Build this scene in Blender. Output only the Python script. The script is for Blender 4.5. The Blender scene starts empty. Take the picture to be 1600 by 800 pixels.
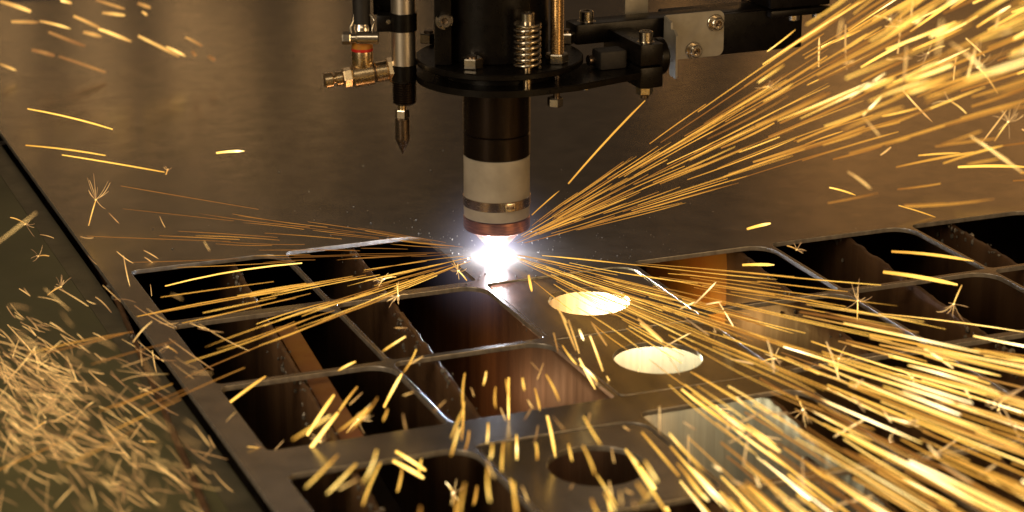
import bpy, bmesh, math, random
from mathutils import Vector, Matrix, noise

random.seed(11)
sc = bpy.context.scene
S = 0.001                                   # everything below is written in millimetres
R = math.radians

# ------------------------------------------------------------------ camera
PITCH = R(18.5); DIST = 1037.0; FPX = 3600.0
F = Vector((0, math.cos(PITCH), -math.sin(PITCH))); RT = Vector((1, 0, 0)); UP = RT.cross(F)
CAM = -DIST * F + RT * 7.2 + UP * 0.6
cam_d = bpy.data.cameras.new('camera'); cam = bpy.data.objects.new('camera', cam_d); sc.collection.objects.link(cam)
cam.location = CAM * S
cam.rotation_euler = (math.pi / 2 - PITCH, 0, 0)
cam_d.lens = 81.0; cam_d.sensor_width = 36.0
cam_d.clip_start = 0.01; cam_d.clip_end = 60
cam_d.dof.use_dof = True; cam_d.dof.focus_distance = 1.03; cam_d.dof.aperture_fstop = 13.0
sc.camera = cam

# ------------------------------------------------------------------ world, lamps, exposure
w = bpy.data.worlds.new('World'); sc.world = w; w.use_nodes = True
bg = w.node_tree.nodes['Background']
bg.inputs['Color'].default_value = (0.168, 0.113, 0.068, 1); bg.inputs['Strength'].default_value = 0.33

AX0 = Vector((math.cos(R(22)), math.sin(R(22)), 0)); BX0 = Vector((AX0.y, -AX0.x, 0))
def lamp(name, kind, loc, power, color, size=20, aim=None, sy=None):
    d = bpy.data.lights.new(name, kind); o = bpy.data.objects.new(name, d); sc.collection.objects.link(o)
    o.location = Vector(loc) * S; d.energy = power; d.color = color
    if kind == 'AREA':
        d.size = size * S
        if sy: d.shape = 'RECTANGLE'; d.size_y = sy * S
        o.rotation_euler = (Vector(aim) - Vector(loc)).to_track_quat('-Z', 'Y').to_euler()
    else:
        d.shadow_soft_size = size * S
    return o
lamp('key_lamp', 'AREA', (-430, -620, 330), 2.6, (1.0, 0.78, 0.52), 220, (0, 0, 60), 420)
lamp('right_lamp', 'AREA', (520, -560, 220), 1.5, (1.0, 0.64, 0.30), 200, (20, 0, 60), 380)
lamp('front_fill', 'AREA', (-60, -900, 760), 1.1, (1.0, 0.80, 0.54), 420, (0, 0, 80), 260)  # fill light added for highlights on brass and nuts
lamp('sheet_fill', 'AREA', (0, 1350, 850), 0.5, (1.0, 0.74, 0.50), 1300, (0, -100, 0), 260)  # unseen light added high behind to brighten the near sheet
lamp('jet_lamp', 'POINT', tuple(AX0 * 17 + BX0 * -42 + Vector((0, 0, -42))), 3.0, (1.0, 0.95, 0.55), 4)
lamp('jet_lamp_back', 'POINT', (-34, -22, -62), 0.05, (1.0, 0.50, 0.22), 4)
lamp('slat_glow_fill', 'POINT', tuple(AX0 * 84 + BX0 * 2 + Vector((0, 0, -46))), 0.06, (1.0, 0.58, 0.18), 4)  # glow added between two slats, for bounced sparks on the orange plate
# unseen area lights added behind, for streaks and sheen mirrored in the sheet
for x, z, sx, sy, p in [(-640, 285, 40, 110, .34), (-545, 265, 22, 90, .22), (-450, 290, 26, 120, .30), (-352, 262, 22, 80, .24), (-300, 300, 14, 110, .16), (-205, 262, 16, 80, .14), (-120, 255, 18, 70, .10),
                        (-560, 460, 320, 140, .75), (330, 300, 60, 110, .34), (560, 330, 180, 170, 1.5), (780, 300, 160, 190, 1.7), (640, 470, 300, 120, 1.1), (190, 265, 18, 70, .10)]:
    lamp('reflection_fill', 'AREA', (x, 1500, z), p * (.11 if x > 0 else .10), (1.0, 0.47, 0.13) if x > 0 else (1.0, 0.58, 0.23), sx * 2.2, (x * .35, 300, 0), sy)

sc.view_settings.view_transform = 'Standard'; sc.view_settings.look = 'None'
sc.view_settings.exposure = 0.0; sc.view_settings.gamma = 1.0; sc.view_settings.use_curve_mapping = False
sc.cycles.use_denoising = True
sc.cycles.max_bounces = 6; sc.cycles.diffuse_bounces = 3; sc.cycles.glossy_bounces = 4
sc.cycles.sample_clamp_indirect = 4.0; sc.cycles.caustics_reflective = False; sc.cycles.caustics_refractive = False
sc.cycles.volume_max_steps = 64

# ------------------------------------------------------------------ measuring helpers (mm, true depth)
AX = Vector((math.cos(R(22)), math.sin(R(22)), 0)); BX = Vector((AX.y, -AX.x, 0))    # the sheet's grid: A to the right, B to the viewer
def ray(u, v): return F + RT * ((u - 800) / FPX) + UP * ((400 - v) / FPX)
def ony(u, v, y): d = ray(u, v); return CAM + d * ((y - CAM.y) / d.y)
def onz(u, v, z): d = ray(u, v); return CAM + d * ((z - CAM.z) / d.z)
def onb(u, v, b): d = ray(u, v); return CAM + d * ((b - CAM.dot(BX)) / d.dot(BX))
def AB(a, b, z=0.0): return AX * a + BX * b + Vector((0, 0, z))

# ------------------------------------------------------------------ mesh helpers
def thing(name, label, cat, loc=(0, 0, 0), group=None):
    o = bpy.data.objects.new(name, None); sc.collection.objects.link(o); o.empty_display_size = .01
    o.location = Vector(loc) * S; o['label'] = label; o['category'] = cat
    if group: o['group'] = group
    return o
def tag(o, label, cat, group=None):
    o['label'] = label; o['category'] = cat
    if group: o['group'] = group
    return o
def obj(name, bm, m, parent=None, smooth=True, angle=35, loc=None):
    """bm is in mm, world placed; linked as ONE mesh object (children keep the world place)."""
    bmesh.ops.recalc_face_normals(bm, faces=bm.faces[:])
    org = Vector(loc) if loc is not None else (parent_loc(parent) if parent else Vector((0, 0, 0)))
    for v in bm.verts: v.co = (v.co - org) * S
    me = bpy.data.meshes.new(name); 
    if smooth:
        for f in bm.faces: f.smooth = True
        lim = R(angle)
        for e in bm.edges:
            if len(e.link_faces) == 2 and e.calc_face_angle(0) > lim: e.smooth = False
    bm.to_mesh(me); bm.free(); me.materials.append(m)
    o = bpy.data.objects.new(name, me); sc.collection.objects.link(o)
    if parent:
        o.parent = parent; o.location = (org - parent_loc(parent)) * S
    else: o.location = org * S
    return o
def parent_loc(o):
    p = Vector((0, 0, 0))
    while o: p += o.location / S; o = o.parent
    return p
def frame_to(d):
    d = Vector(d).normalized(); h = Vector((0, 0, 1)) if abs(d.z) < .95 else Vector((1, 0, 0))
    x = h.cross(d).normalized(); y = d.cross(x); return x, y, d
def add_lathe(bm, prof, base=(0, 0, 0), axis=(0, 0, 1), n=48, cap=True, phase=0.0):
    """prof: list of (r, t) along axis from base."""
    x, y, d = frame_to(axis); b = Vector(base); rings = []
    for r, t in prof:
        rings.append([bm.verts.new(b + d * t + (x * math.cos(phase + 2 * math.pi * k / n) + y * math.sin(phase + 2 * math.pi * k / n)) * max(r, .001)) for k in range(n)])
    for p, q in zip(rings, rings[1:]):
        for k in range(n): bm.faces.new((p[k], p[(k + 1) % n], q[(k + 1) % n], q[k]))
    if cap:
        bm.faces.new(rings[0][::-1]); bm.faces.new(rings[-1])
    return bm
def lathe(*a, **k): return add_lathe(bmesh.new(), *a, **k)
def add_cyl(bm, base, axis, r, h, n=32, ch=.3):
    return add_lathe(bm, [(r - ch, 0), (r, ch), (r, h - ch), (r - ch, h)], base, axis, n)
def add_hex(bm, base, axis, af, h, phase=0.3):
    r = af / math.sqrt(3)
    return add_lathe(bm, [(r * .93, 0), (r, h * .12), (r, h * .88), (r * .93, h)], base, axis, 6, phase=phase)
def add_box(bm, c, ex, ey, ez, bev=.5, ax=(1, 0, 0), ay=(0, 1, 0), az=(0, 0, 1)):
    """centre, half sizes, axes."""
    ax, ay, az, c = Vector(ax), Vector(ay), Vector(az), Vector(c)
    vs = [bm.verts.new(c + ax * (i * ex) + ay * (j * ey) + az * (k * ez)) for i in (-1, 1) for j in (-1, 1) for k in (-1, 1)]
    fs = [bm.faces.new([vs[i] for i in q]) for q in ((0, 1, 3, 2), (4, 6, 7, 5), (0, 4, 5, 1), (2, 3, 7, 6), (0, 2, 6, 4), (1, 5, 7, 3))]
    if bev: bmesh.ops.bevel(bm, geom=list({e for f in fs for e in f.edges}), offset=bev, segments=2, affect='EDGES', profile=.6)
    return bm
def add_prism(bm, pts, lo, hi):
    """pts: closed outline of Vectors; lo/hi offsets as vectors."""
    a = [bm.verts.new(p + lo) for p in pts]; b = [bm.verts.new(p + hi) for p in pts]; n = len(pts)
    bm.faces.new(a[::-1]); bm.faces.new(b)
    for k in range(n): bm.faces.new((a[k], a[(k + 1) % n], b[(k + 1) % n], b[k]))
    return bm
def add_tube(bm, pts, rad, n=8, closed_ends=True):
    rings = []; m = len(pts)
    for i, p in enumerate(pts):
        d = (pts[min(i + 1, m - 1)] - pts[max(i - 1, 0)])
        x, y, _ = frame_to(d); r = rad[i] if isinstance(rad, (list, tuple)) else rad
        rings.append([bm.verts.new(p + (x * math.cos(2 * math.pi * k / n) + y * math.sin(2 * math.pi * k / n)) * r) for k in range(n)])
    for p, q in zip(rings, rings[1:]):
        for k in range(n): bm.faces.new((p[k], p[(k + 1) % n], q[(k + 1) % n], q[k]))
    if closed_ends: bm.faces.new(rings[0][::-1]); bm.faces.new(rings[-1])
    return bm
def rounded(a0, a1, b0, b1, rad, seg=7):
    """outline in (a,b); rad = back-left, back-right, front-right, front-left (b grows to the viewer)."""
    out = []
    for (ca, cb, sa, sb, r, st) in ((a0, b0, 1, 1, rad[0], 180), (a1, b0, -1, 1, rad[1], 270), (a1, b1, -1, -1, rad[2], 0), (a0, b1, 1, -1, rad[3], 90)):
        cx, cy = ca + sa * r, cb + sb * r
        for k in range(seg + 1):
            t = R(st + 90 * k / seg); out.append((cx + r * math.cos(t), cy + r * math.sin(t)))
    return out
def plate_mesh(outlines, th, bev):
    """A flat sheet with holes (first outline = rim), top at z = 0, softly broken edges; returns a bmesh in mm, world placed."""
    cu = bpy.data.curves.new('outline', 'CURVE'); cu.dimensions = '2D'; cu.fill_mode = 'BOTH'
    cu.extrude = th / 2 - bev; cu.bevel_depth = bev; cu.bevel_resolution = 1; cu.offset = -bev
    for o in outlines:
        sp = cu.splines.new('POLY'); sp.points.add(len(o) - 1)
        for p, (a, b) in zip(sp.points, o):
            q = AB(a, b); p.co = (q.x, q.y, 0, 1)
        sp.use_cyclic_u = True
    ob = bpy.data.objects.new('outline', cu); sc.collection.objects.link(ob)
    me = bpy.data.meshes.new_from_object(ob.evaluated_get(bpy.context.evaluated_depsgraph_get()))
    bm = bmesh.new(); bm.from_mesh(me)
    for v in bm.verts: v.co.z -= th / 2
    bpy.data.objects.remove(ob); bpy.data.curves.remove(cu); bpy.data.meshes.remove(me)
    bmesh.ops.remove_doubles(bm, verts=bm.verts[:], dist=1e-4)
    return bm

# ------------------------------------------------------------------ materials
def mat(name, col, rough=.4, metal=0.0, var=.12, vscale=120, bump=0.0, bscale=400, stretch=(1, 1, 1), rvar=.1, col2=None, spec=.5):
    m = bpy.data.materials.new(name); m.use_nodes = True; nt = m.node_tree; n = nt.nodes; l = nt.links
    p = n['Principled BSDF']; p.inputs['Metallic'].default_value = metal; p.inputs['Specular IOR Level'].default_value = spec
    tc = n.new('ShaderNodeTexCoord'); mp = n.new('ShaderNodeMapping'); mp.inputs['Scale'].default_value = stretch
    l.new(tc.outputs['Object'], mp.inputs['Vector'])
    tx = n.new('ShaderNodeTexNoise'); tx.inputs['Scale'].default_value = vscale; tx.inputs['Detail'].default_value = 5
    l.new(mp.outputs['Vector'], tx.inputs['Vector'])
    mx = n.new('ShaderNodeMix'); mx.data_type = 'RGBA'
    c2 = col2 or tuple(c * (1 - 2 * var) for c in col)
    mx.inputs['A'].default_value = (*c2, 1); mx.inputs['B'].default_value = (*[min(c * (1 + var), 1) for c in col], 1) if not col2 else (*col, 1)
    cr = n.new('ShaderNodeMapRange'); cr.inputs['From Min'].default_value = .32; cr.inputs['From Max'].default_value = .68
    l.new(tx.outputs['Fac'], cr.inputs['Value']); l.new(cr.outputs['Result'], mx.inputs['Factor'])
    l.new(mx.outputs['Result'], p.inputs['Base Color'])
    rr = n.new('ShaderNodeMapRange'); rr.inputs['To Min'].default_value = max(rough - rvar, .04); rr.inputs['To Max'].default_value = min(rough + rvar, 1)
    t2 = n.new('ShaderNodeTexNoise'); t2.inputs['Scale'].default_value = vscale * 2.3; t2.inputs['Detail'].default_value = 4
    l.new(mp.outputs['Vector'], t2.inputs['Vector'])
    l.new(t2.outputs['Fac'], rr.inputs['Value']); l.new(rr.outputs['Result'], p.inputs['Roughness'])
    if bump:
        t3 = n.new('ShaderNodeTexNoise'); t3.inputs['Scale'].default_value = bscale; t3.inputs['Detail'].default_value = 4
        l.new(mp.outputs['Vector'], t3.inputs['Vector'])
        b = n.new('ShaderNodeBump'); b.inputs['Strength'].default_value = bump; b.inputs['Distance'].default_value = .0004
        l.new(t3.outputs['Fac'], b.inputs['Height']); l.new(b.outputs['Normal'], p.inputs['Normal'])
    return m
M = {}
M['sheet'] = mat('oily_mill_steel', (.24, .205, .165), .22, .78, .13, 75, .14, 1100, (1, 1, 1), .05)
M['cutedge'] = mat('bare_cut_edge', (.38, .35, .31), .36, .65, .15, 300, .3, 900, (1, 1, .3), .1)
M['slat'] = mat('slat_steel', (.155, .086, .042), .5, .3, .3, 60, .5, 220, (1, 1, .08), .12, col2=(.055, .026, .013))
M['orange_light'] = mat('painted_orange_light', (.29, .14, .024), .6, .2, .2, 60, .3, 300, (1, 1, .3), .1, col2=(.22, .08, .015))  # orange light on the slats, put into the colour
M['slag'] = mat('slag', (.22, .20, .17), .45, .6, .3, 300, .8, 700)
M['bed'] = mat('olive_paint', (.085, .088, .038), .5, .0, .15, 15, .05, 200)
M['rail'] = mat('grey_rail', (.115, .112, .075), .45, .6, .15, 60, .05, 300)
M['pit'] = mat('pit_floor', (.05, .035, .025), .85, .0, .3, 30, .4, 200)
M['black'] = mat('black_anodised', (.006, .0048, .004), .30, .0, .2, 200, .03, 1500, spec=.18)
M['barrel'] = mat('black_turned', (.026, .018, .014), .24, .75, .08, 200, .05, 2500, (1, 1, 20))
M['ceramic'] = mat('ceramic', (.39, .355, .295), .5, .0, .13, 70, .05, 700, spec=.35)
M['copper'] = mat('copper', (.62, .30, .19), .32, 1.0, .14, 180, .05, 1200, (1, 1, 8))
M['steel'] = mat('zinc_steel', (.66, .60, .50), .22, 1.0, .04, 300, .01, 1500, rvar=.04)
M['band'] = mat('band_steel', (.54, .46, .38), .24, 1.0, .05, 220, .02, 1500, (1, 1, 12))
M['brass'] = mat('nickel_brass', (.74, .58, .36), .27, 1.0, .04, 300, .01, 1500, rvar=.04)
M['alu'] = mat('satin_aluminium', (.62, .56, .48), .36, .95, .04, 200, .02, 2000, (1, 1, 12))
M['dark_steel'] = mat('dark_steel', (.17, .13, .10), .28, .9, .06, 250, .02, 1500)
M['amber'] = mat('amber_plastic', (.48, .20, .03), .3, .0, .1, 300)
M['red'] = mat('red_ring', (.55, .02, .015), .35, .0, .1, 300)
M['rubber'] = mat('black_rubber', (.014, .012, .011), .6, .0, .2, 300, .1, 900)
M['grey'] = mat('grey_bracket', (.36, .335, .28), .42, .30, .08, 150, .05, 900)
def emit(name, col, st):
    m = bpy.data.materials.new(name); m.use_nodes = True; nt = m.node_tree; nt.nodes.clear()
    e = nt.nodes.new('ShaderNodeEmission'); o = nt.nodes.new('ShaderNodeOutputMaterial')
    e.inputs['Color'].default_value = (*col, 1); e.inputs['Strength'].default_value = st
    nt.links.new(e.outputs[0], o.inputs['Surface']); m.cycles.emission_sampling = 'NONE'; return m
M['arc'] = emit('white_hot_arc', (.80, .86, 1.0), 2600); M['arc'].cycles.emission_sampling = 'FRONT'
M['spark'] = emit('hot_spark', (1, 1, 1), 1.0)
_nt = M['spark'].node_tree; _at = _nt.nodes.new('ShaderNodeAttribute'); _at.attribute_name = 'spark_glow'
_nt.links.new(_at.outputs['Color'], [x for x in _nt.nodes if x.type == 'EMISSION'][0].inputs['Color'])

# ------------------------------------------------------------------ sheet, cut squares, slats, bed
TH = 2.1
OPEN = (4, 11, 2.2, 2.6); KERF = (3, 10, 3, 3)
cols = [(-157, -88.0), (-86.2, -19.6), (-17.8, 51.4), (54, 121.7), (123.6, 195.7), (197.6, 266), (268, 337)]
rows = [(-43.5, 26.5), (32, 103.2), (106.4, 173), (196, 262), (266, 332), (336, 400)]
holes = []; cut = []
for ci, (a0, a1) in enumerate(cols):
    for ri, (b0, b1) in enumerate(rows):
        if ri == 0 and ci > 1: continue
        if ci > 2 and ri == 1: b0, b1 = 28.5, 96
        if ci > 2 and ri == 2: b0, b1 = 98.6, 168
        if ci >= 2 and ri == 3: b0 = 190 if ci == 2 else 172
        sq = (ci, ri) in ((2, 1), (2, 2), (1, 3))
        holes.append(rounded(a0, a1, b0, b1, KERF if sq else OPEN))
        if sq: cut.append((a0, a1, b0, b1))
rim = [(-169, -620), (900, -620), (900, 430), (-169, 430)]
sheet = obj('steel_sheet', plate_mesh([rim] + holes, TH, .22), M['sheet'], None, angle=14)
def bare_edges(o):
    o.data.materials.append(M['cutedge'])
    for p in o.data.polygons:
        if abs(p.normal.z) < .93: p.material_index = 1
bare_edges(sheet)
cut.sort(key=lambda c: c[2])
tag(sheet, 'large dark brown steel sheet with rows of rounded square openings cut through it', 'metal sheet')
cl = ['dark cut square with a glowing white round hole beside the nozzle', 'dark cut square with a cream lit round hole, middle one of the three',
      'dark cut square with a black round hole nearest the bottom edge']
for k, (a0, a1, b0, b1) in enumerate(cut):
    ca, cb = (a0 + a1) / 2, (b0 + b1) / 2
    hr = (17.4, 17.7, 17.6)[k]; dc = ((-.9, .2), (-2.9, .4), (1, -1))[k]
    circ = [(ca + dc[0] + hr * math.cos(2 * math.pi * t / 56), cb + dc[1] + hr * math.sin(2 * math.pi * t / 56)) for t in range(56)]
    o = obj('cut_square', plate_mesh([rounded(a0 + .9, a1 - .9, b0 + .9, b1 - .9, KERF), circ], TH, .2), M['sheet'], None, angle=14, loc=AB(ca, cb, -1))
    bare_edges(o); o.location.z -= (.5, .35, .6)[k] * S
    o.rotation_euler = (R((.25, -.2, .3)[k]), R((-.3, .25, .2)[k]), 0)
    tag(o, cl[k], 'metal part', 'round holed squares cut from the sheet')

bm = bmesh.new(); rb = random.Random(8)
for _ in range(420):
    a_, d_ = rb.uniform(0, 2 * math.pi), 9 + abs(rb.gauss(0, 70)); q_ = Vector((d_ * math.cos(a_), d_ * math.sin(a_), 0)); qa, qb = q_.dot(AX), q_.dot(BX)
    if qa < -165 or any(min(c[0] for c in h) - .6 < qa < max(c[0] for c in h) + .6 and min(c[1] for c in h) - .6 < qb < max(c[1] for c in h) + .6 for h in holes): continue
    r_ = .12 + .35 * rb.random() ** 3
    bmesh.ops.create_icosphere(bm, subdivisions=1, radius=r_, matrix=Matrix.Translation(q_ + Vector((0, 0, r_ * .45))) @ Matrix.Diagonal((1, rb.uniform(.8, 1.4), .7, 1)))
o = obj('spatter', bm, M['slag'], sheet, angle=40); o['kind'] = 'stuff'

def slat_a(k, b): return -113.5 + 56.5 * k - .09 * b
SL0, SL1, DEEP = -330, 420, 95
slat_lab = {0: 'jagged slag crusted slat under the left column of openings', 1: 'long slat with a bright worn edge crossing the second column of openings',
            2: 'brown slat below the nozzle behind the second column of openings', 3: 'slat lit cream white seen through the two round holes',
            4: 'slat with a section coloured as orange light right of the round holed squares', 5: 'dark slat under the openings at the right, left of the last one', 6: 'dark crusted slat at the far right edge',
            -1: 'slat hidden in shade along the left rim of the sheet', 7: 'last slat beyond the right edge of the picture'}
for k in range(-1, 7):
    bm = bmesh.new(); N = 240; prev = None; crest = []
    for i in range(N + 1):
        b = SL0 + (SL1 - SL0) * i / N
        nz = noise.noise(Vector((b * .11, k * 7.3, 0))) ; n2 = noise.noise(Vector((b * .45, k * 3.1, 5)))
        z = -TH - .9 - max(0, nz) * 1.7 - max(0, n2) * 1.1
        side = noise.noise(Vector((b * .25, k * 2.2, 9))) * .4
        c = AB(slat_a(k, b), b); h = 1.15 + .25 * n2
        row = [c + AX * (s * hh + side * q) + Vector((0, 0, zz)) for (s, hh, zz, q) in ((-1, 1.1, -DEEP, 0), (-1, 1.1, -14, 0), (-1, h, z - .5, 1), (-.5, h, z, 1), (.5, h, z + .1, 1), (1, h, z - .6, 1), (1, 1.1, -14, 0), (1, 1.1, -DEEP, 0))]
        row = [bm.verts.new(p) for p in row]; crest.append((c, z, b))
        if prev:
            for q in range(7): bm.faces.new((prev[q], prev[q + 1], row[q + 1], row[q]))
            bm.faces.new((prev[7], prev[0], row[0], row[7]))
        else: bm.faces.new(row)
        prev = row
    bm.faces.new(prev[::-1])
    root = thing('bed_bar', slat_lab[k], 'slat', AB(slat_a(k, 100), 100, -DEEP), 'slats carrying the sheet')
    obj('blade', bm, M['slat'], root, angle=55)
    bm = bmesh.new(); rng = random.Random(40 + k)
    for c, z, b in crest:
        dens = noise.noise(Vector((b * .05, k * 5.7, 2))) + (.25 if k in (0, 1, 6) else -.05)
        for _ in range(3):
            if rng.random() < max(0, dens) * 1.5:
                s = rng.uniform(.3, 1.25)
                mt = Matrix.Translation(c + AX * rng.choice((-1, -1, 1)) * rng.uniform(.6, 1.9) + BX * rng.uniform(-1.5, 1.5) + Vector((0, 0, z - rng.random() ** 2 * 14))) @ \
                     Matrix.Rotation(rng.uniform(0, 6), 4, 'Z') @ Matrix.Diagonal((s, s * rng.uniform(.6, 1.5), s * rng.uniform(.6, 1.8), 1))
                bmesh.ops.create_icosphere(bm, subdivisions=1, radius=1, matrix=mt)
    if len(bm.verts):
        o = obj('slag_crust', bm, M['slag'], root, angle=20); o['kind'] = 'stuff'
    else: bm.free()
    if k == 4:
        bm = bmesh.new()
        add_box(bm, AB(slat_a(4, -15) - 2.6, -24, -34), 1.0, 50, 29, .4, AX, BX, (0, 0, 1))  # added plate: orange spark light on the slat, put into its colour
        obj('orange_light_plate', bm, M['orange_light'], root)['label'] = 'orange plate with a dark edge, slat light put in its colour'
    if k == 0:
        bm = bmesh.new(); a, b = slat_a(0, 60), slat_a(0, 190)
        p0, p1 = AB(slat_a(0, 34) + 3, 34, -6), AB(b + 3, 186, -6)  # added ledge for a lit strip, the orange light put into its colour
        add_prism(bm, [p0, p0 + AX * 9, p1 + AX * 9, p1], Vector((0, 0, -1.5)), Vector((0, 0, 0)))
        obj('orange_light_ledge', bm, M['orange_light'], root)['label'] = 'added orange ledge with light put in its colour'

def flat(name, m, pts, z, th=3):
    bm = bmesh.new(); add_prism(bm, [AB(a, b) for a, b in pts], Vector((0, 0, z - th)), Vector((0, 0, z)))
    o = obj(name, bm, m, None); o['kind'] = 'structure'; return o
flat('pit_floor', M['pit'], [(-170.2, -620), (900, -620), (900, 430), (-170.2, 430)], -DEEP - 1)
flat('pit_wall', M['pit'], [(-170.2, -640), (900, -640), (900, -622), (-170.2, -622)], -5, 91)
flat('machine_bed', M['bed'], [(-900, -640), (-181.05, -640), (-181.05, 430), (-900, 430)], -4.65, 20)
flat('bed_rail', M['rail'], [(-181, -640), (-170.6, -640), (-170.6, 430), (-181, 430)], -4.5, 84)

# ------------------------------------------------------------------ cutting head
HX = .4
head = thing('laser_torch', 'black laser cutting head with cream ceramic ring and copper nozzle over the sheet', 'cutting head', (HX, 0, 2))
def hl(name, prof, m, **k): return obj(name, lathe(prof, (HX, 0, 0), **k), m, head)
hl('nozzle', [(1.6, 4.7), (3.0, 4.7), (4.2, 5.4), (9.8, 11.6), (12.4, 14.1)], M['copper'], n=56)
hl('nozzle_nut', [(10.4, 14.0), (13.6, 14.0), (14.6, 14.5), (14.95, 15.3), (14.95, 20.0), (14.6, 20.3)], M['copper'], n=64)
hl('ceramic_ring', [(14.3, 20.35), (14.75, 20.6), (14.75, 25.4), (14.75, 48.0), (14.4, 48.4)], M['ceramic'], n=64)
bm = lathe([(14.8, 25.6), (15.1, 25.7), (15.15, 29.9), (14.8, 30.05)], (HX, 0, 0), n=64, cap=False)
band = obj('clamp_band', bm, M['band'], head)
th = R(-68); cdir = Vector((math.cos(th), math.sin(th), 0)); tdir = Vector((-cdir.y, cdir.x, 0))
bm = bmesh.new(); add_box(bm, Vector((HX, 0, 27.9)) + cdir * 15.5, 2.6, .7, 1.9, .5, tdir, cdir); obj('buckle', bm, M['steel'], band)
bm = bmesh.new(); add_box(bm, Vector((HX, 0, 27.9)) + cdir * 16.1, 1.7, .35, .75, .25, tdir, cdir); obj('buckle_slot', bm, M['dark_steel'], band)
hl('barrel_collar', [(14.4, 48.5), (14.9, 48.9), (14.95, 58.6), (14.6, 59.0)], M['barrel'], n=64)
hl('barrel', [(14.3, 59.0), (14.9, 59.4), (14.95, 60), (14.95, 92)], M['barrel'], n=64)

FR = 36.8; FX = 1.6; FY = 0.0
def zfront(v): return ony(781, v, -FR).z
zl0, zl1, zu0, zu1 = zfront(153.5), zfront(143), zfront(128), zfront(117.5)
def disc_pts(r, n=72): return [Vector((FX + r * math.cos(2 * math.pi * k / n), FY + r * math.sin(2 * math.pi * k / n), 0)) for k in range(n)]
# lower flange: round disc with a tapering ear to the right
def ear_outline():
    pts = []
    for k in range(73):
        t = R(-62 + (360 - 62 - 18) * -k / 72)           # clockwise from the lower right round to the upper right
        pts.append(Vector((FX + FR * math.cos(t), FY + FR * math.sin(t), 0)))
    for x, y in ((44, 16), (52, 15), (66, 19), (72, 16), (72, 2), (66, -2), (52, -12), (36, -25)): pts.append(Vector((x, y, 0)))
    return pts
bm = bmesh.new(); add_prism(bm, ear_outline(), Vector((0, 0, zl0)), Vector((0, 0, zl1)))
bmesh.ops.bevel(bm, geom=[e for e in bm.edges if abs(e.verts[0].co.z - e.verts[1].co.z) < 1e-4], offset=.5, segments=2, affect='EDGES')
obj('mounting_flange', bm, M['black'], head)
obj('flange_spacer', lathe([(27, zl1 - .2), (27, zu0 + .2)], (FX, FY, 0), n=64), M['black'], head)
obj('adjusting_flange', lathe([(FR - .6, zu0), (FR, zu0 + .5), (FR, zu1 - .5), (FR - .6, zu1)], (FX, FY, 0), n=96), M['black'], head)

# body block on the flange
pl = onz(680, 90, zu1); prr = onz(856, 90, zu1)
by = -20.0
bx0 = ony(680, 60, by).x; bx1 = ony(858, 60, by).x
bm = bmesh.new(); cx = (bx0 + bx1) / 2; rw = (bx1 - bx0) / 2
add_lathe(bm, [(rw - .6, zu1), (rw, zu1 + .6), (rw, 175)], (cx, 4, 0), n=72)
obj('head_body', bm, M['black'], head)
bm = bmesh.new(); x1 = ony(706, 60, -16).x; x0 = ony(679, 60, -16).x
add_box(bm, ((x0 + x1) / 2, -12, (zu1 + 175) / 2 + .3), (x1 - x0) / 2, 9, (175 - zu1) / 2, .8); obj('side_plate', bm, M['black'], head)

def cap_screw(parent, base, axis, r=2.9, h=4.2, washer=0, name='cap_screw', m='steel'):
    """socket head screw: knurled head with a hexagon socket, optional washer."""
    base = Vector(base); axis = Vector(axis).normalized(); bm = bmesh.new()
    add_lathe(bm, [(r, 0), (r, h - .45), (r - .5, h), (r * .55, h), (r * .55, h - 1.6), (.01, h - 1.7)], base, axis, 28)
    o = obj(name, bm, M[m], parent, angle=30)
    if washer:
        bm = bmesh.new(); add_cyl(bm, base - axis * .9, axis, washer, 1.0, 32, .2); obj('washer', bm, M['steel'], o)
    bm = bmesh.new(); add_hex(bm, base + axis * (h - 1.65), axis, r * .9, .35); obj('socket', bm, M['dark_steel'], o)
    return o
p = ony(694, 33, -21.2); cap_screw(head, (p.x, -20.6, p.z), (.15, -1, .1), 3.0, 3.0, 3.9)
def hexbolt(parent, base, axis, af, h, phase=.25, stud=0, name='hex_nut', m='steel', washer=0):
    base = Vector(base); axis = Vector(axis).normalized(); bm = bmesh.new(); add_hex(bm, base, axis, af, h, phase); o = obj(name, bm, M[m], parent, angle=20)
    if stud:
        bm = bmesh.new(); add_cyl(bm, base + axis * (h - .3), axis, af * .29, stud, 20); obj('stud', bm, M['dark_steel'], o)
    if washer:
        bm = bmesh.new(); add_cyl(bm, base - axis * .7, axis, washer, .7, 28, .15); obj('washer', bm, M['steel'], o)
    return o
up = Vector((0, 0, 1))
p = onz(737, 106, zu1); hexbolt(head, p, up, 8.2, 4.6, .35, 1.2)
p = onz(670, 66, zu1); hexbolt(head, p, up, 8.0, 4.6, .1, 1.2)
p = onz(884, 67, zu1); hexbolt(head, p, up, 8.2, 5.0, .5, 1.6)
# spring with its screw
p = onz(824, 109, zu1); ztop = ony(824, 35, p.y).z
bm = bmesh.new(); pts = []; turns = 7.2; NN = 180
for i in range(NN + 1):
    t = i / NN; ph = 2 * math.pi * turns * t
    zz = zu1 + .9 + (ztop - zu1 - 2.0) * (t if True else t)
    e = min(t, 1 - t); zz = zu1 + .9 + (ztop - zu1 - 2.4) * (.5 + (t - .5) * (1 if e > .1 else 1))
    pts.append(Vector((p.x + 5.3 * math.cos(ph), p.y + 5.3 * math.sin(ph), zz)))
add_tube(bm, pts, .78, 8); spring = obj('spring', bm, M['steel'], head, angle=60)
bm = bmesh.new(); add_cyl(bm, (p.x, p.y, zu1 - 8), up, 1.9, ztop - zu1 + 8, 20); obj('spring_screw', bm, M['brass'], spring)
bm = bmesh.new(); add_cyl(bm, (p.x, p.y, ztop - 1.2), up, 6.0, 1.1, 36); obj('washer', bm, M['steel'], spring)
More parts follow.
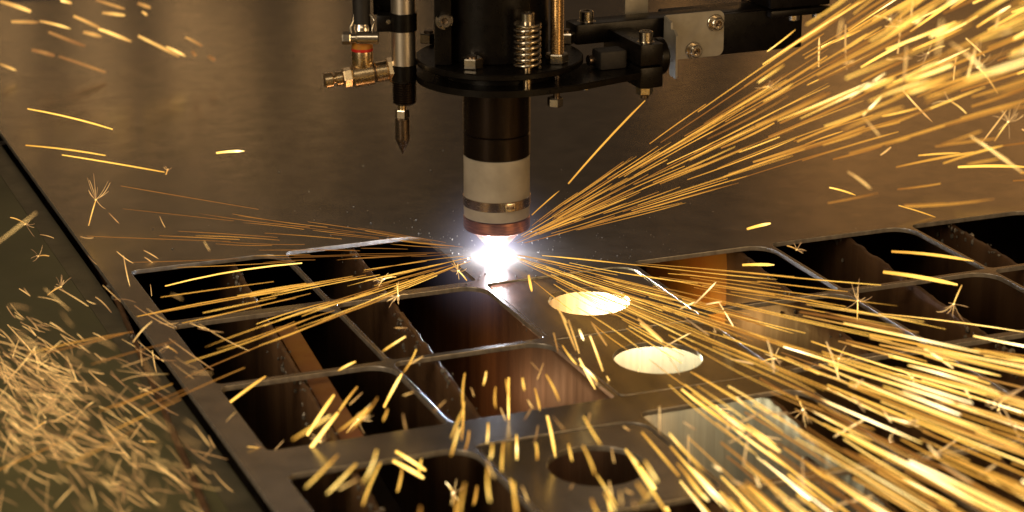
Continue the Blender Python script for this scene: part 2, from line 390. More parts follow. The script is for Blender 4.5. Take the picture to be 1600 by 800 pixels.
cap_screw(head, (p.x, p.y, ztop), up, 2.9, 4.4)
# threaded rod
p = onz(870, 98, zu1)
nut = hexbolt(head, p, up, 8.6, 4.4, .45)
bm = bmesh.new(); prof = []; z = 0
while z < 60: prof += [(3.0, z), (2.6, z + .35)]; z += .7
add_lathe(bm, prof, (p.x, p.y, zu1 + 3.5), n=28); obj('threaded_rod', bm, M['brass'], head, angle=20)
bm = bmesh.new(); add_cyl(bm, (p.x, p.y + 0, zl0 - 7), up, 1.5, zu1 - zl0 + 6, 18); obj('adjusting_screw', bm, M['dark_steel'], head)
q = ony(867, 166, p.y); hexbolt(head, (p.x - .6, p.y, q.z), up, 6.0, 4.0, .3); 
hexbolt(head, (p.x - .6, p.y, zl0 - 2.3), up, 6.6, 2.0, .1)
bm = bmesh.new(); q = ony(915, 128, -14); add_cyl(bm, (q.x, q.y, zl0 - 2.2), up, 1.6, 3, 16); obj('grub_screw', bm, M['steel'], head)
# rod end lying on the ear
bm = bmesh.new(); q = ony(952, 84, 6)
add_box(bm, (q.x, 6, zl1 + 4.2), 6.5, 5.0, 4.2, 1.4, AX, BX); obj('sensor_plug', bm, M['rubber'], head)
bm = bmesh.new(); add_cyl(bm, (q.x - 9.5, 5, zl1 + 3.4), AX, 2.4, 5, 20); obj('plug_tip', bm, M['dark_steel'], head)

# ------------------------------------------------------------------ arm that carries the head
arm = thing('torch_bracket', 'black bolted support arm with grey bracket at the upper right of the head', 'machine arm', (62, 0, 78))
c0 = ony(1000, 140, -4)                                   # front lower left edge of the clamp block
a0, b0 = c0.dot(AX), c0.dot(BX)
def zb(u, v, b): return onb(u, v, b).z
zb0, zbm, zb1 = c0.z, zb(1000, 106, b0), zb(1000, 71, b0)
aw = 11.2
def abox(name, a_lo, a_hi, b_lo, b_hi, z_lo, z_hi, m, bev=.8, parent=arm):
    bm = bmesh.new(); add_box(bm, AB((a_lo + a_hi) / 2, (b_lo + b_hi) / 2, (z_lo + z_hi) / 2), (a_hi - a_lo) / 2, (b_hi - b_lo) / 2, (z_hi - z_lo) / 2, bev, AX, BX)
    return obj(name, bm, M[m], parent)
abox('clamp_block', a0, a0 + aw, b0 - 40, b0, zbm + .35, zb1, 'black', 1.0)
abox('clamp_jaw', a0, a0 + aw, b0 - 40, b0, zb0, zbm - .35, 'black', 1.0)
bm = bmesh.new(); add_cyl(bm, AB(a0 + aw - 1, b0 - 8, zbm + 2.5), AX, 8.2, 4.5, 36, .8); obj('clamp_knob', bm, M['black'], arm)
q = AB(a0 + 5.2, b0 - 6, zb1); cap_screw(arm, q, up, 3.1, 4.8, 4.0)
q = AB(a0 + 4.6, b0 - 5, zb0); hexbolt(arm, q, -up, 6.6, 3.6, .5, 2.2)
bf = b0 - 34                                              # front face of the bar
pa = onb(900, 70, bf); pb = onb(1253, 73, bf)
zt = zb(915, 38, bf); zbot = zb(910, 71, bf)
abox('flat_bar', pa.dot(AX), onb(1253, 40, bf).dot(AX) - 6, bf - 13, bf, zbot, zt, 'black', 1.6)
a_r0 = onb(1056, 60, bf).dot(AX)
zlow = zb(1253, 74, bf + 2)
abox('square_tube', a_r0, onb(1253, 60, bf + 2).dot(AX), bf - 20, bf + 2, zlow, zt - .6, 'black', 1.0)
q = onb(917, 36, bf - 6); cap_screw(arm, AB(q.dot(AX), bf - 6.5, zt), up, 3.1, 4.8, 4.2)
# upper right clamp plate with its two screws
bq = bf + 6
uz = zb(1225, 27, bq); al, ar = onb(1205, 20, bq).dot(AX), onb(1298, 20, bq).dot(AX)
abox('top_plate', al, ar, bq - 30, bq, uz, uz + 3.2, 'black', .6)
abox('top_block', al, ar, bq - 30, bq - .8, uz + 3.9, uz + 24, 'black', .8)
for u in (1240, 1278):
    q = onb(u, 26, bq - 4); cap_screw(arm, AB(q.dot(AX), bq - 4, uz), -up, 2.9, 2.8)
# folded grey bracket
bg_ = bf + 3.2
za, zc = zb(1128, 88, bg_), zb(1128, 4, bg_)
al, ar = onb(1040, 50, bg_).dot(AX), onb(1131, 50, bg_).dot(AX)
zt1, zb_1 = zb(1130, 16, bg_), zb(1130, 86, bg_)
bm = bmesh.new()
ol = []
for (a_, z_, rr) in ((al, zt1, .3), (ar, zt1, 3), (ar, zb_1, 3), (al, zb_1, .3)): ol.append((a_, z_, rr))
pts = []
def corner(a_, z_, r_, sa, sz, t0):
    for k in range(6):
        t = R(t0 + 90 * k / 5); pts.append(AB(a_ + sa * r_ + r_ * math.cos(t), 0, z_ + sz * r_ + r_ * math.sin(t)))
corner(ar, zt1, 3, -1, -1, 90 - 90); pts_r = pts[:]; pts.clear()
corner(al, zt1, .4, 1, -1, 90); corner(al, zb_1, .4, 1, 1, 180); corner(ar, zb_1, 3, -1, 1, 270)
pts = pts + pts_r
add_prism(bm, pts, BX * (bg_ - 1.0), BX * bg_)
bracket = obj('folded_bracket', bm, M['grey'], arm)
# flange of the bracket folded to the viewer
fl0 = onb(1031, 30, bg_)
bm = bmesh.new(); fa = al + .1
zf1 = zt1 - .3; zf0 = zb_1
prof = [(0, zf1), (7.0, zf1 - 1.5), (7.2, zf1 - 4.6), (10, zf1 - 4.2), (12.6, zf1 - 6.5), (12.8, zf0 - 4.5), (11.6, zf0 - 5.6), (9.6, zf0 - 4.8), (8.2, zf0 - 5.4), (6.6, zf0 - 4.4), (6.0, zf0 - 1), (0, zf0)]
add_prism(bm, [AB(0, bg_ + b_, z_) for b_, z_ in prof], AX * (fa - 1.0), AX * fa)
obj('bracket_lip', bm, M['grey'], bracket)
for u, v in ((1117, 35), (1083, 78)):
    q = onb(u, v, bg_); cap_screw(arm, q + BX * .9, BX, 3.0, 3.0, 3.9)
# second bracket tab behind the bar
bb = bf - 16
q0 = onb(976, 14, bb); q1 = onb(1012, 14, bb)
bm = bmesh.new(); add_box(bm, AB((q0.dot(AX) + q1.dot(AX)) / 2, bb, zt + 2), (q1 - q0).dot(AX) / 2, .5, 9, .3, AX, BX); obj('rear_bracket', bm, M['grey'], arm)

# ------------------------------------------------------------------ marking probe with its air fitting
PY = -6.0
def P(u, v, y=PY): return ony(u, v, y)
pc = P(631, 100).x; pt = P(629, 240)
probe = thing('marking_probe', 'silver tubed marking probe with black threaded end and pointed tip left of the head', 'probe', (pt.x, PY, pt.z))
def pz(v): return P(630, v).z
def pr_(px): return px / 2 / (FPX / (P(630, 100) - CAM).dot(F))
def plathe(name, prof, m, x=None, parent=probe, n=36, angle=35):
    return obj(name, lathe(sorted([(r, z) for r, z in prof], key=lambda q: 0), (pc if x is None else x, PY, 0), n=n), M[m], parent, angle=angle)
k = pr_(1.0)                                             # mm of radius per pixel of width
plathe('tube', [(38 * k, pz(100)), (38 * k, 170)], 'alu')
col = plathe('collar', [(42 * k, pz(47)), (43.5 * k, pz(46)), (43.5 * k, pz(20)), (42 * k, pz(19))], 'black')
plathe('fitting_body', [(38 * k, pz(125)), (40 * k, pz(124)), (40 * k, pz(101.5)), (37 * k, pz(100))], 'black')
bm = bmesh.new(); add_hex(bm, (pc, PY, pz(128)), up, 34 * k * 2 * .98, pz(114) - pz(128), .2); obj('wrench_flat', bm, M['black'], probe, angle=20)
prof = [(30 * k, pz(162))]
for i in range(9): v = 159 - i * 3.7; prof += [(38 * k, pz(v)), (38.5 * k, pz(v - 1.3)), (34.5 * k, pz(v - 2.2)), (34.5 * k, pz(v - 3.2))]
plathe('threaded_end', prof, 'barrel', angle=25)
px = P(628.5, 180).x
plathe('shaft', [(13 * k, pz(174)), (13 * k, pz(161))], 'brass', px)
bm = bmesh.new(); add_hex(bm, (px, PY, pz(184.5)), up, 21 * k * 2 * .96, pz(170.5) - pz(184.5), .35); obj('hex_nut', bm, M['steel'], probe, angle=20)
plathe('pointed_tip', [(.4 * k, pz(241)), (3 * k, pz(238)), (22.5 * k, pz(218)), (23 * k, pz(216)), (23 * k, pz(185)), (21 * k, pz(184.3))], 'dark_steel', px)
# bracket between probe and head
bm = bmesh.new(); a_, b_ = P(589, 48), P(616, 22); add_box(bm, ((a_.x + b_.x) / 2, PY + 1, (a_.z + b_.z) / 2), (b_.x - a_.x) / 2, 4, (b_.z - a_.z) / 2, .8); obj('collar_lug', bm, M['black'], probe)
bm = bmesh.new(); q = P(607, 34, PY - 3.2); add_cyl(bm, (q.x, PY - 2.6, q.z), (0, -1, 0), 1.1, 1.0, 16, .2); obj('lug_screw', bm, M['steel'], probe)
bm = bmesh.new(); a_, b_ = P(584, 20, 8), P(613, -120, 8); add_box(bm, ((a_.x + b_.x) / 2, 8, (a_.z + b_.z) / 2), (b_.x - a_.x) / 2, 5, (b_.z - a_.z) / 2, .8); obj('holder', bm, M['black'], probe)

# air fitting: hose, clip, red ringed socket, brass cross body with knob
fx = P(566.5, 90).x; fy = PY - 1
valve = thing('air_fitting', 'brass air valve with red ring, screw knob and hose clip beside the probe', 'valve', (fx, fy, P(566, 130).z))
def fz(v): return ony(566, v, fy).z
def flathe(name, prof, m, parent=valve, n=32): return obj(name, lathe(prof, (fx, fy, 0), n=n), M[m], parent)
flathe('hose', [(27 * k, fz(40)), (27 * k, 170)], 'rubber')
flathe('socket_body', [(20 * k, fz(112)), (27 * k, fz(106)), (33 * k, fz(101)), (33 * k, fz(80)), (32.5 * k, fz(78.5))], 'brass')
flathe('red_ring', [(33.2 * k, fz(79)), (34 * k, fz(78.5)), (34 * k, fz(75)), (33.2 * k, fz(74.5))], 'red')
flathe('amber_collar', [(33 * k, fz(74.6)), (33 * k, fz(62))], 'amber')
# hose clip: band round the hose, screw barrel across the front, wire ears
clip = flathe('hose_clip', [(31 * k, fz(64)), (32 * k, fz(63.6)), (32 * k, fz(42)), (30 * k, fz(40)), (27.4 * k, fz(36))], 'steel')
zz = fz(55); xl, xr = ony(535, 55, fy - 5).x, ony(592, 55, fy - 5).x; yy = fy - 5.2
xa = ony(557, 55, yy).x
bm = bmesh.new(); add_cyl(bm, (xa, yy, zz), (1, 0, 0), 2.9, xr - xa, 28, .35); obj('clip_barrel', bm, M['steel'], clip)
bm = bmesh.new(); add_cyl(bm, (xl + 3.0, yy, zz), (1, 0, 0), 2.2, xa - xl - 3.0, 24); add_hex(bm, (xl, yy, zz), (1, 0, 0), 5.0, 3.6); obj('clip_screw', bm, M['steel'], clip, angle=22)
for s, u in ((-1, 553), (1, 585)):
    e = ony(u, 22, fy - 1)
    pts = [Vector((fx + s * 4.2, fy - 4.5, fz(56))), Vector((fx + s * 4.6, fy - 4.3, fz(48))), Vector((fx + s * 4.9, fy - 3, fz(40))), Vector((e.x, fy - 2, fz(30))), Vector((fx + s * 3.6, fy - 1.6, fz(22)))]
    bm = bmesh.new(); add_tube(bm, pts, .5, 8); obj('wire_ear', bm, M['steel'], clip, angle=60)
# horizontal body (runs slightly toward the viewer at its left end)
hz = fz(117); hd = Vector((1, .22, .12)).normalized(); hc = Vector((fx, fy - .5, fz(116)))
def hpos(u): return hc + hd * ((ony(u, 117, fy).x - fx) / hd.x)
def hcyl(name, u0, u1, px0, m='brass', hexa=False, ch=.35, parent=valve, px1=None):
    bm = bmesh.new(); p0, p1 = hpos(u0), hpos(u1); h = (p1 - p0).length
    if hexa: add_hex(bm, p0, hd, px0 * k * 2 * .92, h, .1)
    else: add_lathe(bm, [(px0 * k - ch, 0), (px0 * k, ch), ((px1 or px0) * k, h - ch), ((px1 or px0) * k - ch, h)], p0, hd, 32)
    return obj(name, bm, M[m], parent, angle=22 if hexa else 35)
hcyl('cross_body', 551, 583, 37)
hcyl('neck_ring', 583.2, 586, 30, 'dark_steel', ch=.1)
hcyl('end_collar', 586, 605, 33)
hcyl('end_nut', 605, 616, 37, 'brass', True)
hcyl('lock_nut', 537, 550.6, 29, 'brass', True)
hcyl('thread', 521, 537, 14, 'brass')
hcyl('knurled_ring', 525, 536, 23, 'brass')
kn = hcyl('screw_knob', 508, 521, 25, 'brass')
bm = bmesh.new(); p0 = hpos(508); add_box(bm, p0 - hd * .12, .2, .45, 2.4, 0, hd, (0, 1, 0), (0, 0, 1)); obj('knob_slot', bm, M['dark_steel'], kn)

# ------------------------------------------------------------------ arc under the nozzle
bm = lathe([(3.0, .05), (3.4, .8), (2.7, 2.2), (1.7, 3.5), (1.0, 4.5)], (0, -.5, 0), n=32)
arc = obj('cutting_arc', bm, M['arc'], None); tag(arc, 'blinding white arc burning between nozzle tip and sheet', 'arc')
# halo of the arc, added as a glowing volume that fades from the centre
m = bpy.data.materials.new('arc_halo'); m.use_nodes = True; nt = m.node_tree; nt.nodes.clear()
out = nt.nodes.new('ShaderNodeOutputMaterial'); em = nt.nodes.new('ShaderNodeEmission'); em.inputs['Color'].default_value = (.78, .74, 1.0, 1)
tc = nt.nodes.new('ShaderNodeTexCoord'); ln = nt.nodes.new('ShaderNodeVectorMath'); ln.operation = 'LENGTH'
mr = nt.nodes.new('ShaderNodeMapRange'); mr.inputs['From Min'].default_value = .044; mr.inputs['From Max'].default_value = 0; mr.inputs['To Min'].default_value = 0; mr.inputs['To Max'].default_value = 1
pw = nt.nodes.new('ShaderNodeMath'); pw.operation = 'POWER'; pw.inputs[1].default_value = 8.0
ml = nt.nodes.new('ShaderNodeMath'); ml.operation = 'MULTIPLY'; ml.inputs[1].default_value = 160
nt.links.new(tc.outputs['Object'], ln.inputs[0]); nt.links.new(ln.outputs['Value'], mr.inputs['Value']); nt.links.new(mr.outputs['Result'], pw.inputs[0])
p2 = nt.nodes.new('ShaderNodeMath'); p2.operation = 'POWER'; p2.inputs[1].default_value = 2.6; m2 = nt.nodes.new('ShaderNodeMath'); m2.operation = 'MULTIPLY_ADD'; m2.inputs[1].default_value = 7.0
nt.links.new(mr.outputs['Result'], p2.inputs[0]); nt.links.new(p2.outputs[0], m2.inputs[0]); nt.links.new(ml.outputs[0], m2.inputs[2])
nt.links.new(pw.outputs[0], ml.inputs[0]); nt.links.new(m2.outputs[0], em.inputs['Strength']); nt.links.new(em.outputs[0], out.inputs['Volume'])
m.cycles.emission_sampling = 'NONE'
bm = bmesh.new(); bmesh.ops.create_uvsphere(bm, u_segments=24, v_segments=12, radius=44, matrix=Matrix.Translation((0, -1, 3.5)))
halo = obj('arc_halo', bm, m, None, loc=(0, -1, 3.5)); halo['kind'] = 'stuff'

# ------------------------------------------------------------------ sparks
def ramp(h, pale=0.0):
    st = [(0, (.10, .035, .008)), (.25, (.42, .16, .03)), (.5, (1.15, .53, .075)), (.7, (2.0, 1.10, .18)), (.85, (2.9, 1.9, .50)), (1.0, (6.0, 4.8, 2.6))]
    h = min(max(h, 0), 1)
    for (x0, c0), (x1, c1) in zip(st, st[1:]):
        if h <= x1:
            t = (h - x0) / (x1 - x0); c = [a + (b - a) * t for a, b in zip(c0, c1)]; break
    g = (c[0] * .5 + c[1] * .5)
    return [c[0] + (g * 1.25 - c[0]) * pale, c[1] + (g * 1.0 - c[1]) * pale, c[2] + (g * .62 - c[2]) * pale]
class Trail:
    __slots__ = ('pts', 'rad', 'cols', 'size', 'cls')
trails = []
def depth(p): return (p - CAM).dot(F)
def trail(p0, p1, wpx, heat, cls, sag=0.0, pale=0.0, rng=random, fade=.5, keep=False):
    """one glowing streak from p0 to p1; wpx = width in photo pixels at its depth."""
    t = Trail(); n = 6; L = (p1 - p0).length; t.pts = []; t.rad = []; t.cols = []
    r = wpx / 2 * depth((p0 + p1) / 2) / FPX
    hot = rng.choice((.15, .5, .75, .9)); tap = rng.choice((.3, .6, .9, .9))
    side = Vector((rng.uniform(-1, 1), rng.uniform(-1, 1), rng.uniform(-1, 1))) * L * .012
    for i in range(n):
        x = i / (n - 1); e = (1, .92, 1, 1.05, 1, .8)[i]
        t.pts.append(p0.lerp(p1, x) + Vector((0, 0, sag * L * 4 * x * (1 - x))) + side * (4 * x * (1 - x)))
        t.rad.append(r * (.8 if i == 0 else tap if i == n - 1 else 1) * e)
        hh = heat * (1 - fade * abs(x - hot) ** 1.5)
        t.cols.append(ramp(hh * rng.uniform(.93, 1.05), pale))
    t.size = L * r / depth(p0) ** 2 * (10 if keep else 1); t.cls = cls; trails.append(t); return t
def build_trails(name, ts):
    bm = bmesh.new(); lay = bm.verts.layers.float_color.new('spark_glow'); org = ts[0].pts[0].copy()
    for t in ts:
        k0 = len(bm.verts); add_tube(bm, t.pts, t.rad, 6); bm.verts.ensure_lookup_table()
        for i, c in enumerate(t.cols):
            for q in range(6): bm.verts[k0 + i * 6 + q][lay] = (*c, 1)
    return obj(name, bm, M['spark'], None, smooth=True, angle=180, loc=org)

SRC = Vector((0, -1, 3.0)); SU, SV = 776, 392
rg = random.Random(5)
def plane_right(u, v, z): return onz(u, v, z)
def fan(cls, n, th, rr, ln, wd, heat, pos, power=1.0, pale=0.0, jit=1.5, sag=0.0, dens=None):
    for _ in range(n):
        t = rg.uniform(0, 1); t = th[0] + (th[1] - th[0]) * (t if dens is None else dens(t))
        r0 = rr[0] + (rr[1] - rr[0]) * rg.random() ** power; r1 = r0 + rg.uniform(*ln) * (.5 + r0 / 900)
        a, b = R(t), R(t + rg.uniform(-jit, jit))
        hgt = rg.random()
        u0, v0 = SU + r0 * math.cos(a), SV + r0 * math.sin(a)
        p0 = pos(u0, v0, r0, hgt); p1 = pos(u0 + (r1 - r0) * math.cos(b), v0 + (r1 - r0) * math.sin(b), r1, hgt)
        far = min(1, r0 / 700)
        if not (-30 < u0 < 1610 and -15 < v0 < 815): continue
        trail(p0, p1, wd[0] + (wd[1] - wd[0]) * far * rg.uniform(.5, 1.1), rg.uniform(*heat), cls, sag, pale, rg)
def low(u, v, r, h): return onz(u, v, 2 + (.012 + .05 * h) * r)
def high(u, v, r, h): return ony(u, v, -(.06 + .26 * h) * r)
def high2(u, v, r, h): return ony(u, v, -(.04 + .46 * h) * r)
def near(u, v, r, h): return onz(u, v, 4 + (.03 + .12 * h) * r)
mid = lambda t: .5 + (t - .5) * (.55 + .9 * abs(t - .5))
# long thin lines leaving the arc to the lower right, then the dense thick field beyond
fan('right', 80, (5, 27), (18, 420), (140, 400), (.8, 1.7), (.36, .78), low, 1.1, jit=.25, dens=mid)
fan('right', 18, (26, 40), (60, 380), (60, 200), (1.0, 2.4), (.5, .85), low, .8, jit=2)
fan('right', 170, (9, 45), (410, 980), (60, 290), (.6, 3.2), (.30, 1.0), low, .62, jit=2.6, pale=.06)
fan('right', 80, (11, 36), (480, 980), (70, 280), (1.0, 3.6), (.36, 1.0), low, .7, jit=1.2)
fan('right', 40, (34, 60), (330, 640), (40, 170), (2.0, 5.4), (.55, .92), low, .7, jit=2)
fan('right', 70, (12, 46), (260, 980), (14, 60), (1.2, 3.4), (.35, .9), low, 1, jit=65, pale=.35)
fan('right', 40, (9, 44), (250, 900), (60, 200), (2, 4.5), (.22, .42), low, .8, jit=1)
# the spray rising to the upper right
fan('rise', 80, (-36, -14), (30, 420), (120, 340), (.9, 2.6), (.25, .58), high, 1.1, jit=.25, dens=mid)
fan('rise', 90, (-37, -16), (380, 980), (40, 190), (1.0, 3.4), (.3, .95), high2, .7, jit=3)
fan('rise', 70, (-34, -18), (560, 990), (30, 120), (2, 5), (.48, .9), high2, .8, jit=9)
fan('rise', 40, (-33, -12), (560, 990), (14, 60), (1.6, 3.5), (.45, .9), high2, .9, jit=70, pale=.2)
fan('rise', 40, (-36, -15), (380, 950), (50, 200), (2.5, 5), (.28, .45), high, .8, jit=2)
fan('rise', 20, (-20, -6), (480, 900), (30, 130), (2, 4), (.28, .62), high, .8, jit=6)
# flat lines to the left
fan('left', 40, (176, 190), (40, 420), (90, 260), (.7, 1.2), (.14, .40), low, 1, jit=.3)
fan('left', 46, (157, 174), (25, 360), (90, 300), (.8, 2.2), (.30, .70), low, 1, jit=.3)
fan('left', 10, (150, 168), (420, 720), (60, 160), (1, 2), (.22, .42), low, 1, jit=1)
# short bright dashes flying to the viewer
fan('front', 30, (52, 100), (170, 440), (22, 75), (2.2, 5.2), (.45, .9), near, .7, jit=9)
fan('front', 22, (100, 142), (190, 470), (20, 80), (2, 5), (.4, .88), near, .8, jit=14)
fan('front', 26, (48, 140), (150, 450), (12, 40), (1.2, 3.0), (.3, .7), near, .8, jit=50, pale=.2)
for (u0, v0, u1, v1, wd, ht) in [(876, 488, 900, 548, 4, .55), (888, 500, 905, 552, 3, .6), (905, 515, 912, 532, 4.5, .95), (925, 505, 948, 540, 3.5, .42), (930, 480, 962, 492, 3, .4), (870, 480, 886, 505, 3, .6), (865, 520, 872, 550, 3, .35),
                                 (905, 560, 930, 608, 5, .8), (922, 525, 942, 580, 4.5, .8), (948, 588, 968, 625, 4, .75), (1000, 505, 1035, 535, 4, .75), (997, 498, 1036, 533, 4, .6)]:
    trail(ony(u0, v0, -150), ony(u1, v1, -150), wd * .8, ht, 'front', 0, .12, rg, .3, True)
# rebounding swarm over the machine bed at the lower left
for _ in range(540):
    s = rg.random()
    if s < .60: u, v = abs(rg.gauss(0, 95)) - 15, rg.gauss(605, 60)
    elif s < .85: u, v = rg.gauss(170, 80), rg.gauss(715, 55)
    else: u, v = rg.uniform(-20, 330), rg.uniform(330, 790)
    a = R(rg.gauss(36, 15) if rg.random() < .84 else rg.uniform(-60, 140)); L = rg.uniform(14, 46) * (2 if rg.random() < .3 else 1)
    z = rg.uniform(30, 110) if rg.random() < .18 else rg.uniform(2, 30)
    p0 = onz(u, v, z); d = (RT * math.cos(a) - Vector((0, .45, .8)) * math.sin(a)).normalized()
    p1 = p0 + d * (L * depth(p0) / FPX)
    trail(p0, p1, rg.uniform(.6, 1.8), rg.uniform(.25, .64), 'swarm', rg.choice((-1, 1)) * rg.uniform(.0, .09), .24, rg)
# streaks that stand out on their own: (u0,v0,u1,v1, y or None+z, width, heat, label)
solo = [(43, 170, 176, 202, 90, 3.2, .72, 'gold streak slanting down above two others at the left edge'),
        (40, 227, 165, 243, 90, 3.0, .66, 'gold streak in the middle of the left trio'),
        (97, 242, 257, 269, 80, 2.8, .68, 'long gold streak lowest of the left trio, ending in a tiny burst'),
        (338, 239, 382, 236, 60, 5.0, .88, 'short bright dash alone on the dark sheet left of the probe'),
        (258, 447, 472, 411, -40, 3.2, .8, 'bright orange streak crossing the far left opening'),
        (1296, 293, 1337, 305, 60, 3.6, .72, 'short falling gold dash over the sheet right of the nozzle'),
        (1404, 321, 1466, 341, 60, 2.4, .55, 'thin curved orange streak near the back edge of the right openings'),
        (1393, 393, 1521, 408, -90, 6, .66, 'thick orange dash crossing a bluish web at the right'),
        (1380, 425, 1496, 445, -110, 8, .74, 'thick gold dash low over the right openings'),
        (1160, 414, 1210, 414, -60, 6, .78, 'short curved bright dash over the orange slat'),
        (888, 287, 1008, 157, -25, 4.2, .50, 'single tan streak rising to the nut under the clamp block'),
        (831, 336, 874, 298, -20, 2.6, .45, 'tan streak nearest the nozzle, below the one that meets the nut'),
        (1435, 243, 1500, 239, 120, 4, .6, 'small gold dash above two others at the right edge'),
        (1497, 261, 1605, 261, 100, 6, .72, 'level gold streak leaving at the right edge'),
        (1167, 358, 1204, 349, -40, 6, .8, 'hooked bright spark just above the right openings'),
        (795, 590, 795, 655, -190, 6, .78, 'upright bright dash in front of the brown slat'),
        (855, 650, 868, 715, -225, 7, .8, 'steep bright dash left of the dark round hole'),
        (618, 705, 665, 735, -230, 8, .8, 'upper of two parallel dashes at the bottom opening'),
        (614, 720, 662, 747, -236, 9, .84, 'lower of two parallel dashes at the bottom opening'),
        (826, 430, 831, 455, -70, 6, .72, 'small upright dash right below the arc'),
        (345, 640, 415, 588, -170, 6, .66, 'gold streak crossing the left rim of the sheet'),
        (480, 680, 522, 617, -190, 8, .8, 'bright slanting streak over the orange ledge'),
        (440, 764, 528, 645, -215, 9, .8, 'longest slanting streak at the bottom left of the openings'),
        (600, 636, 628, 584, -175, 7, .8, 'slanting bright dash beside the worn slat'),
        (1000, 730, 1045, 800, -250, 11, .82, 'thick bright streak leaving the bottom edge right of the dark hole')]
solo_t = []
for (u0, v0, u1, v1, y, wd, ht, lab) in solo:
    t = trail(ony(u0, v0, y), ony(u1, v1, y), wd * .72, ht, 'solo', .015, 0, rg, .3, True); solo_t.append((t, lab))
# blurred streaks high in the far left
for (u0, v0, u1, v1, ht) in [(0, 2, 48, 18, .66), (18, 34, 60, 35, .45), (62, 33, 110, 45, .72), (115, 25, 160, 46, .5), (154, 45, 205, 65, .74), (216, 56, 280, 88, .6), (260, 73, 290, 88, .74), (76, 50, 133, 72, .32),
                             (50, 78, 85, 87, .3), (92, 88, 165, 113, .32), (0, 100, 25, 110, .6), (150, 0, 195, 14, .38), (290, 58, 316, 72, .4), (160, 20, 195, 24, .6), (95, 1, 112, 5, .8), (215, 5, 235, 12, .4), (222, 18, 230, 24, .6),
                             (300, 80, 306, 88, .3), (325, 88, 336, 94, .25), (130, 50, 158, 57, .45)]:
    trail(ony(u0, v0, 330), ony(u1, v1, 330), rg.uniform(3.5, 6), ht * .95, 'far', .01, .15, rg)

solo_set = {id(t) for t, _ in solo_t}
rest = [t for t in trails if id(t) not in solo_set]
rest.sort(key=lambda t: -t.size)
LIM = 285 - len(solo_t)
one, many = rest[:LIM], rest[LIM:]
LAB = {'right': ('gold spark streak in the dense spray toward the lower right corner', 'sparks spraying to the lower right'),
       'rise': ('gold spark streak in the spray rising to the upper right corner', 'sparks rising to the upper right'),
       'left': ('thin orange spark line shooting flat to the left over the openings', 'sparks shooting to the left'),
       'front': ('short bright spark dash flying toward the viewer over the lower openings', 'spark dashes over the lower openings'),
       'swarm': ('pale tan spark streak in the tangled swarm at the lower left', 'sparks swarming at the lower left'),
       'far': ('blurred golden spark streak high in the upper left corner', 'blurred sparks at the upper left')}
for t, lab in solo_t: tag(build_trails('spark', [t]), lab, 'spark')
def pix(p): q = p - CAM; d_ = q.dot(F); return 800 + FPX * q.dot(RT) / d_, 400 - FPX * q.dot(UP) / d_
def look(t):
    (u0, v0), (u1, v1) = pix(t.pts[0]), pix(t.pts[-1]); L = math.hypot(u1 - u0, v1 - v0); wd = 2 * t.rad[2] / depth(t.pts[2]) * FPX
    u, v = (u0 + u1) / 2, (v0 + v1) / 2; c = t.cols[2]
    size = ('short' if L < 70 else 'long' if L > 170 else 'middling') + ' ' + ('thin' if wd < 2.4 else 'thick' if wd > 4.2 else 'slim')
    hue = 'amber' if c[0] < .9 else 'yellow' if c[0] > 2.2 else 'gold'
    e0, e1 = t.cols[0][0] / t.cols[2][0], t.cols[-1][0] / t.cols[2][0]
    hue += ' dim-tailed' if e0 < .75 else ' dim-tipped' if e1 < .75 else ''
    sl = abs(math.degrees(math.atan2(v1 - v0, u1 - u0))); sl = min(sl, 180 - sl)
    hue += ' flat' if sl < 17 else ' steep' if sl > 31 else ''
    return size, hue, u, v
for t in one:
    size, hue, u, v = look(t)
    if t.cls == 'right':
        where = ('leaving at the right edge ' + ('beside the dark openings' if v < 520 else 'halfway down' if v < 610 else 'low down')) if u > 1450 else 'between the cream lit hole and the arc' if u < 1050 and v < 560 else 'over the bright grey opening' if u < 1240 and v > 600 else \
                'toward the bottom right corner' if v > 650 else 'over the dark openings right of the holes' if v < 500 else 'in the thick of the lower right spray'
        tag(build_trails('spark', [t]), f'{size} {hue} spark streak {where}', 'spark', LAB[t.cls][1])
    elif t.cls == 'rise':
        where = 'near the upper right corner' if u > 1400 and v < 130 else 'under the bracket arm' if u < 1260 and v < 240 else 'just above the arc in the rising fan' if u < 1050 else 'on the lower fringe of the rising spray' if v > 180 else 'in the thick of the rising spray'
        tag(build_trails('spark', [t]), f'{size} {hue} spark streak {where}', 'spark', LAB[t.cls][1])
    else:
        tag(build_trails('spark', [t]), f'{size} {hue} ' + LAB[t.cls][0].split(' ', 2)[2].replace('orange ', ''), 'spark', LAB[t.cls][1])
o = build_trails('spark_spray', many); o['kind'] = 'stuff'

# bursting sparks: little stars of hair-thin arms
def burst(u, v, y, size, n, heat, lab, seed):
    r_ = random.Random(seed); c = ony(u, v, y); ts = []; k_ = depth(c) / FPX
    old = len(trails)
    main = r_.uniform(0, 2 * math.pi)
    for i in range(n):
        a = r_.uniform(0, 2 * math.pi) if i % 4 == 0 else main + r_.gauss(0, .8); L = size * k_ * (.12 + .88 * r_.random() ** 1.8); d = Vector((math.cos(a), r_.uniform(-.6, .6), math.sin(a)))
        ts.append(trail(c + d * L * .04, c + d * L, r_.uniform(.6, 1.1), heat * r_.uniform(.4, .9), 'burst', r_.uniform(-.18, .12), .30, r_))
    d = Vector((math.cos(main), .3, math.sin(main))) * size * k_
    ts.append(trail(c - d * .9, c, 1.8, heat, 'burst', .06, .1, r_))
    ts.append(trail(c - Vector((.5, 0, .2)), c + Vector((.5, 0, .2)), 2.2, min(1, heat + .15), 'burst', 0, .2, r_))
    del trails[old:]
    tag(build_trails('spark_burst', ts), lab, 'spark burst', 'star shaped spark bursts')
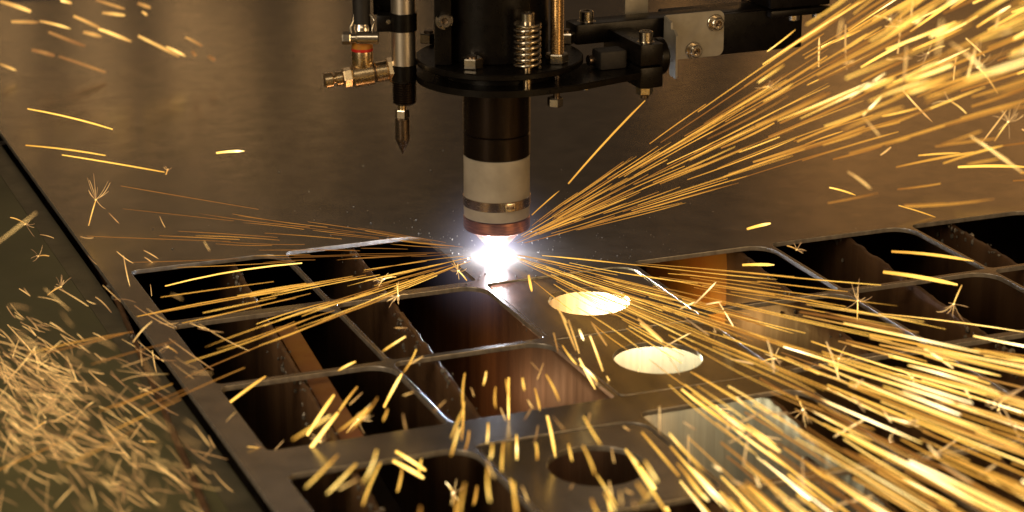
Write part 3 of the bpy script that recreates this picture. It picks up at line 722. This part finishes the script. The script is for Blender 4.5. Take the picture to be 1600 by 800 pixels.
bursts = [(150, 312, 30, 45, 12, .62, 'large star burst over the left sheet edge, left of the flat lines'), (95, 448, -60, 26, 12, .5, 'star burst on the olive bed level with the first opening'),
          (262, 652 - 110, -150, 20, 8, .45, 'faint burst beside the left rim below the first opening'), (40, 350, 20, 28, 10, .5, 'pale burst at the far left edge above the swarm'),
          (600, 436, -40, 22, 16, .85, 'bright burst on the worn slat, upper one of a pair'), (622, 462, -55, 26, 18, .85, 'bright burst on the worn slat, lower one of a pair'),
          (716, 423, -36, 22, 16, .8, 'bright burst on the sheet corner left of the arc'), (262, 265, 80, 9, 6, .5, 'tiny burst at the end of the lowest left streak'),
          (1528, 105, -120, 55, 14, .72, 'big burst in the rising spray near the right edge'), (1484, 158, -120, 34, 10, .72, 'burst with a long arm below the biggest right one'),
          (1576, 190, -110, 40, 12, .74, 'burst at the right edge under the rising spray'), (1450, 83, -100, 30, 8, .7, 'bright burst high in the rising spray'),
          (1000, 592, -140, 34, 14, .85, 'bright burst on the lower rim of the cream lit hole'), (1083, 585, -130, 26, 12, .8, 'burst at the right rim of the cream lit hole'),
          (910, 525, -85, 34, 10, .7, 'burst below the glowing white hole'), (1125, 640, -150, 28, 14, .8, 'burst over the grey lit opening'),
          (1490, 475, -110, 40, 12, .7, 'burst crossing the spray near the right edge'), (1340, 470, -90, 34, 14, .75, 'burst in the upper fringe of the lower right spray'),
          (560, 655, -190, 30, 12, .85, 'bright burst over the orange ledge'), (500, 690, -200, 30, 10, .7, 'burst on the wide strip of sheet at lower left'),
          (425, 708, -215, 44, 12, .6, 'pale burst at the corner of the left rim'), (708, 770, -250, 26, 10, .95, 'white tipped burst near the bottom edge')]
bursts += [(1120, 522, -95, 26, 12, .75, 'burst in the spray just right of the cream lit hole'), (1210, 560, -130, 26, 12, .75, 'burst in the spray behind the grey lit opening'),
           (1310, 560, -130, 30, 12, .75, 'burst at the centre of the lower right spray'), (1425, 590, -150, 30, 12, .75, 'burst in the right part of the lower right spray'),
           (1255, 640, -170, 34, 12, .8, 'burst on the far corner of the grey lit opening'), (1390, 690, -190, 34, 12, .8, 'burst low in the lower right spray'),
           (1560, 640, -170, 30, 12, .75, 'burst close to the right edge in the lower spray'), (1245, 390, -60, 20, 10, .5, 'dim burst on a bluish web right of the orange plate'),
           (60, 400, -40, 20, 10, .42, 'small dim burst on the olive bed near the upper swarm'), (70, 660, -190, 24, 10, .55, 'burst within the swarm at lower left'),
           (225, 690, -200, 22, 10, .5, 'burst at the right fringe of the swarm'), (1200, 135, -100, 26, 10, .6, 'burst under the right end of the black arm'),
           (1390, 30, -130, 30, 10, .75, 'burst at the top of the rising spray')]
for i, (u, v, y, s, n, h, lab) in enumerate(bursts): burst(u, v, y, s, n, h, lab, 90 + i)
